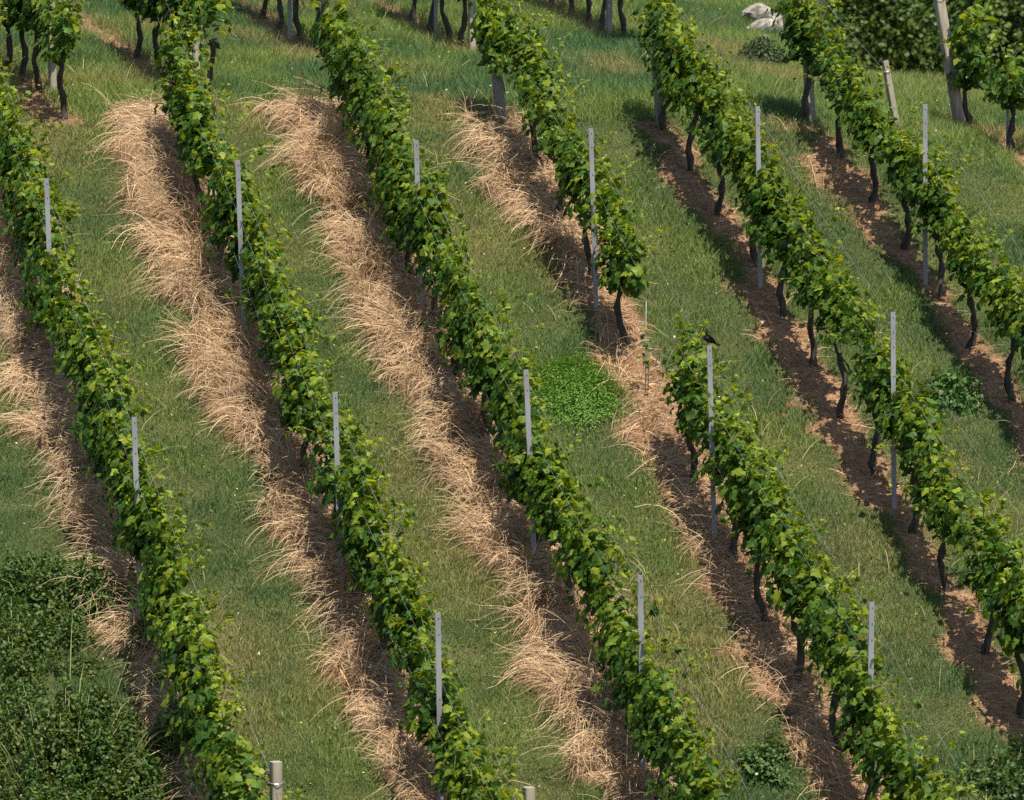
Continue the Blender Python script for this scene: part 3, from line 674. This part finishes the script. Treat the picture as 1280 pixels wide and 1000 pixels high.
plant_mesh('clover_patch', ground_at(719, 497), (.56, .76, .30), 15000, (.016, .032), ((.058, .150, .014), (.145, .275, .030)), 'round bright green clover patch in the grass left of the bird', 'clover patch', stems=60, upb=1.0)
plant_mesh('weed_clump', ground_at(1192, 500), (.36, .40, .28), 460, (.05, .11), ((.03, .085, .018), (.07, .15, .03)), 'dark broad leaved weed clump between the two rightmost rows', 'weed', stems=30)
plant_mesh('weed_clump', ground_at(962, 958), (.34, .44, .30), 1100, (.03, .07), ((.03, .08, .017), (.08, .14, .03)), 'dense dark green weed tuft near the bottom, beside the bird row', 'weed', stems=40, upb=.9, clumps=12)
plant_mesh('weed_clump', ground_at(1262, 985), (.4, .36, .4), 800, (.04, .08), ((.03, .08, .017), (.08, .14, .03)), 'dark green weed tuft in the lower right corner', 'weed', stems=40, clumps=12)
plant_mesh('low_bush', ground_at(953, 86), (.34, .36, .42), 3200, (.025, .05), ((.030, .06, .02), (.075, .11, .04)), 'small grey green bush below the pale stones', 'bush', stems=60)
def stone(u, v, dims, rot, label, seed, lift=0):
    B = ground_at(u, v); r2 = np.random.default_rng(seed)
    bpy_me = []
    n1_, n2_ = 18, 10; th = np.linspace(0, 2*np.pi, n1_, endpoint=False); ph = np.linspace(-np.pi/2, np.pi/2, n2_)
    planes = unit(r2.normal(0, 1, (11, 3))); offs = r2.uniform(.5, .8, 11)
    D = np.array([[math.cos(p_)*math.cos(t_), math.cos(p_)*math.sin(t_), math.sin(p_)] for p_ in ph for t_ in th])
    rr = np.ones(len(D))
    for pl, of in zip(planes, offs):
        dt = D @ pl; rr = np.where(dt > 0.05, np.minimum(rr, of/np.maximum(dt, .05)), rr)
    Vv = D*rr[:, None]*np.array(dims) + r2.normal(0, .004, D.shape)
    ca, sa = math.cos(rot), math.sin(rot); Vv = Vv @ np.array([[ca, 0, sa], [0, 1, 0], [-sa, 0, ca]])
    F4 = [(i_*n1_+j, i_*n1_+(j+1) % n1_, (i_+1)*n1_+(j+1) % n1_, (i_+1)*n1_+j) for i_ in range(n2_-1) for j in range(n1_)]
    o = link_mesh('stone', Vv, None, F4, M_STONE); o.location = (B[0], B[1], gz(B[0], B[1]) + lift)
    tag(o, label, 'stone', 'stones heaped at the top edge')
M_STONE = noise_mat('pale_stone', (.10, .085, .07), (.42, .38, .33), 11, .95, 0, 1.0, 12, (1, 1, 1), (.27, .24, .20))
stone(946, 57, (.26, .20, .16), .1, 'lowest pale stone of the heap, behind the bush', 3, .0)
stone(950, 48, (.29, .2, .16), .35, 'grey middle stone of the heap at top edge', 5, .09)
stone(948, 36, (.32, .22, .20), -.3, 'large cream stone topping the heap at top edge', 8, .19)
stone(976, 45, (.15, .16, .26), .2, 'narrow brownish stone on the right of the heap', 9, .10)

def leaf_bit(u, v, label, s):
    B = ground_at(u, v); n = 1
    V, F3, C = leaves(np.array([[0, 0, .12]]), np.array([[.2, -.6, .7]]), np.array([[1., .2, 0]]), np.array([s]), np.array([[.30, .085, .035]]))
    o = link_mesh('fallen_leaf', V, F3, None, M_LEAF, None, {'col': C}); o.location = (B[0], B[1], gz(B[0], B[1]))
    tag(o, label, 'leaf', 'red leaves on the grass')
leaf_bit(984, 520, 'small red leaf on the grass right of the bird post, upper one', .055)
leaf_bit(979, 534, 'small red leaf on the grass right of the bird post, lower one', .05)
# young vine in the gap, tied to a thin rod
yq = ground_at(807, 500); o = thing('young_vine', on_ground(yq), 'young vine with few leaves on a thin rod in the row gap', 'young vine')
mb = MB(); mb.tube([(0, 0, -.1), (0, 0, .5), (.005, 0, 1.05)], .0055, 6); mb.build('rod', M_STEEL, o, True)
mb = MB(); mb.tube([(.02, 0, -.05), (.035, .01, .25), (.01, 0, .55), (.0, 0, .8)], [.008, .006, .005, .003], 5); mb.build('stem', M_CANE, o, True)
n = 16; hz = rng.uniform(.3, .85, n); Pl = np.stack([rng.normal(0, .05, n), rng.normal(0, .04, n), hz], -1)
V, F3, C = leaves(Pl, unit(rng.normal(0, .5, (n, 3)) + [0, -.3, .7]), rng.normal(0, 1, (n, 3)), rng.uniform(.035, .07, n), vine_leaf_colour(n, .3))
link_mesh('foliage', V, F3, None, M_LEAF, o, {'col': C})
# shrubs in the lower left corner, nearer than the rows
def bramble(u, v, area, n, label, tilt=0.0, ncl=40, hmax=.38):
    """sprawling thicket: arching shoots and leaf clumps that follow the slope"""
    B = ground_at(u, v); x, y = B[:2]; z0 = gz(x, y); o = thing('bramble', (x, y, z0), label, 'bramble', 'brambles in the lower left corner')
    c = rng.normal(0, .48, (ncl, 2))*np.array(area); c = c @ np.array([[math.cos(tilt), math.sin(tilt)], [-math.sin(tilt), math.cos(tilt)]])
    ht = hmax*rng.uniform(.12, 1, ncl)**1.5*np.exp(-.5*(np.abs(c)/np.array(area)).sum(1)*.5); wd = rng.uniform(.06, .20, ncl)
    pw = wd**2*(.4 + ht); ci = rng.choice(ncl, n, p=pw/pw.sum())
    a = rng.uniform(0, 2*np.pi, n); rr = np.sqrt(rng.uniform(0, 1, n))*wd[ci]*rng.choice([.7, .9, 1.5], n)
    lx = c[ci, 0] + np.cos(a)*rr; ly = c[ci, 1] + np.sin(a)*rr
    k = rng.uniform(.15, 1.05, n)**.7; hz = ht[ci]*k*np.clip(1.15 - .5*rr/wd[ci], .2, 1.2)
    Pl = np.stack([lx, ly, ground_h(x + lx, y + ly) - z0 + hz], -1)
    Nn = np.stack([np.cos(a)*.4, np.sin(a)*.4, np.full(n, .7)], -1) + rng.normal(0, .45, (n, 3)); Td = np.stack([np.cos(a), np.sin(a), -.3*np.ones(n)], -1) + rng.normal(0, .6, (n, 3))
    t = rng.beta(1.5, 2.2, n)[:, None]; col = np.array([.018, .050, .009])*(1-t) + np.array([.105, .170, .022])*t
    hue = rng.uniform(.8, 1.25, ncl)[ci][:, None]; col = col*np.concatenate([hue, np.ones((n, 1)), np.ones((n, 1))], 1)
    V, F3, C = leaves(Pl, Nn, Td, rng.uniform(.026, .060, n), col, SMALL, SMALL_F); link_mesh('leaves', V, F3, None, M_TREE, o, {'col': C})
    sb = MB()
    for i_ in range(ncl):
        s0 = np.array([c[i_, 0]*.6, c[i_, 1]*.6, 0]); s0[2] = gz(x + s0[0], y + s0[1]) - z0 - .03
        e = np.array([c[i_, 0], c[i_, 1], 0]); e[2] = gz(x + e[0], y + e[1]) - z0 + ht[i_]
        sb.tube([s0, (s0 + e)/2 + [0, 0, .09], e], [.006, .005, .002], 5)
    sb.build('stems', M_CANE, o, True)
bramble(80, 985, (1.25, 1.9), 30000, 'dense dark bramble thicket filling the bottom left corner', 0, 105, .75)
bramble(15, 835, (.6, .9), 5000, 'loose dark bramble at the left edge above the corner thicket', 0, 34, .5)
bramble(80, 752, (1.05, .42), 6500, 'thin dark bramble spray reaching towards the leftmost row', -.35, 34, .5)

# ------------------------------------------------------------------ trees beyond the crest
FAR = [(1010, 18, .2), (1080, 12, .6), (1150, 16, .1), (1215, 11, .8), (1275, 14, .4), (1340, 12, .5), (1120, 24, .9), (1240, 25, .3)]
FARL = ['dark leafy tree behind the head of the rightmost long row', 'olive green tree behind the slanting stake', 'dark tree left of the slanted wooden post', 'bushy green tree just right of the slanted wooden post',
        'green tree behind the thin post at right edge', 'tree at the right picture edge beyond the crest', 'tall dark tree deepest behind the slanted wooden post', 'tall tree deepest behind the right corner vines']
for (u, dist, tone), lab in zip(FAR, FARL):
    d = ray(u, 60); P_ = d*((100 + dist*2.5)/d[1]); zt = float(base_h(P_[:1], P_[1:2])[0])
    zt = max(zt, -34); cz = P_[2] - zt
    cols = ((.014+.012*tone, .036+.02*tone, .008), (.06+.05*tone, .12+.05*tone, .022))
    o = thing('broadleaf_tree', (P_[0], P_[1], zt), lab, 'tree', 'trees beyond the crest')
    n = 9000; ncl = 60; cc = unit(rng.normal(0, 1, (ncl, 3)))*rng.uniform(.3, 1, ncl)[:, None]; ci = rng.integers(0, ncl, n)
    ra = np.array([2.7, 2.2, 3.4]); Pl = (cc[ci] + rng.normal(0, .13, (n, 3)))*ra + [0, 0, cz + .2]
    Nn = unit(cc[ci] + rng.normal(0, .5, (n, 3)) + [0, 0, .5]); t = rng.uniform(0, 1, n)[:, None]
    V, F3, C = leaves(Pl, Nn, rng.normal(0, 1, (n, 3)), rng.uniform(.11, .2, n), np.array(cols[0])*(1-t) + np.array(cols[1])*t, SMALL, SMALL_F)
    link_mesh('crown', V, F3, None, M_TREE, o, {'col': C})
    sb = MB(); k = np.linspace(0, 1, 6)[:, None]; sb.tube(np.array([0, 0, -.5])*(1-k) + np.array([.2, 0, cz+.5])*k, .22*(1.1-.6*k[:, 0]), 8)
    for c in cc[:14]: sb.tube([(.1, 0, cz-1.2), c*ra*.5 + [0, 0, cz-.1], c*ra*.9 + [0, 0, cz+.2]], [.09, .05, .02], 6)
    sb.build('trunk', M_BARK, o, True)
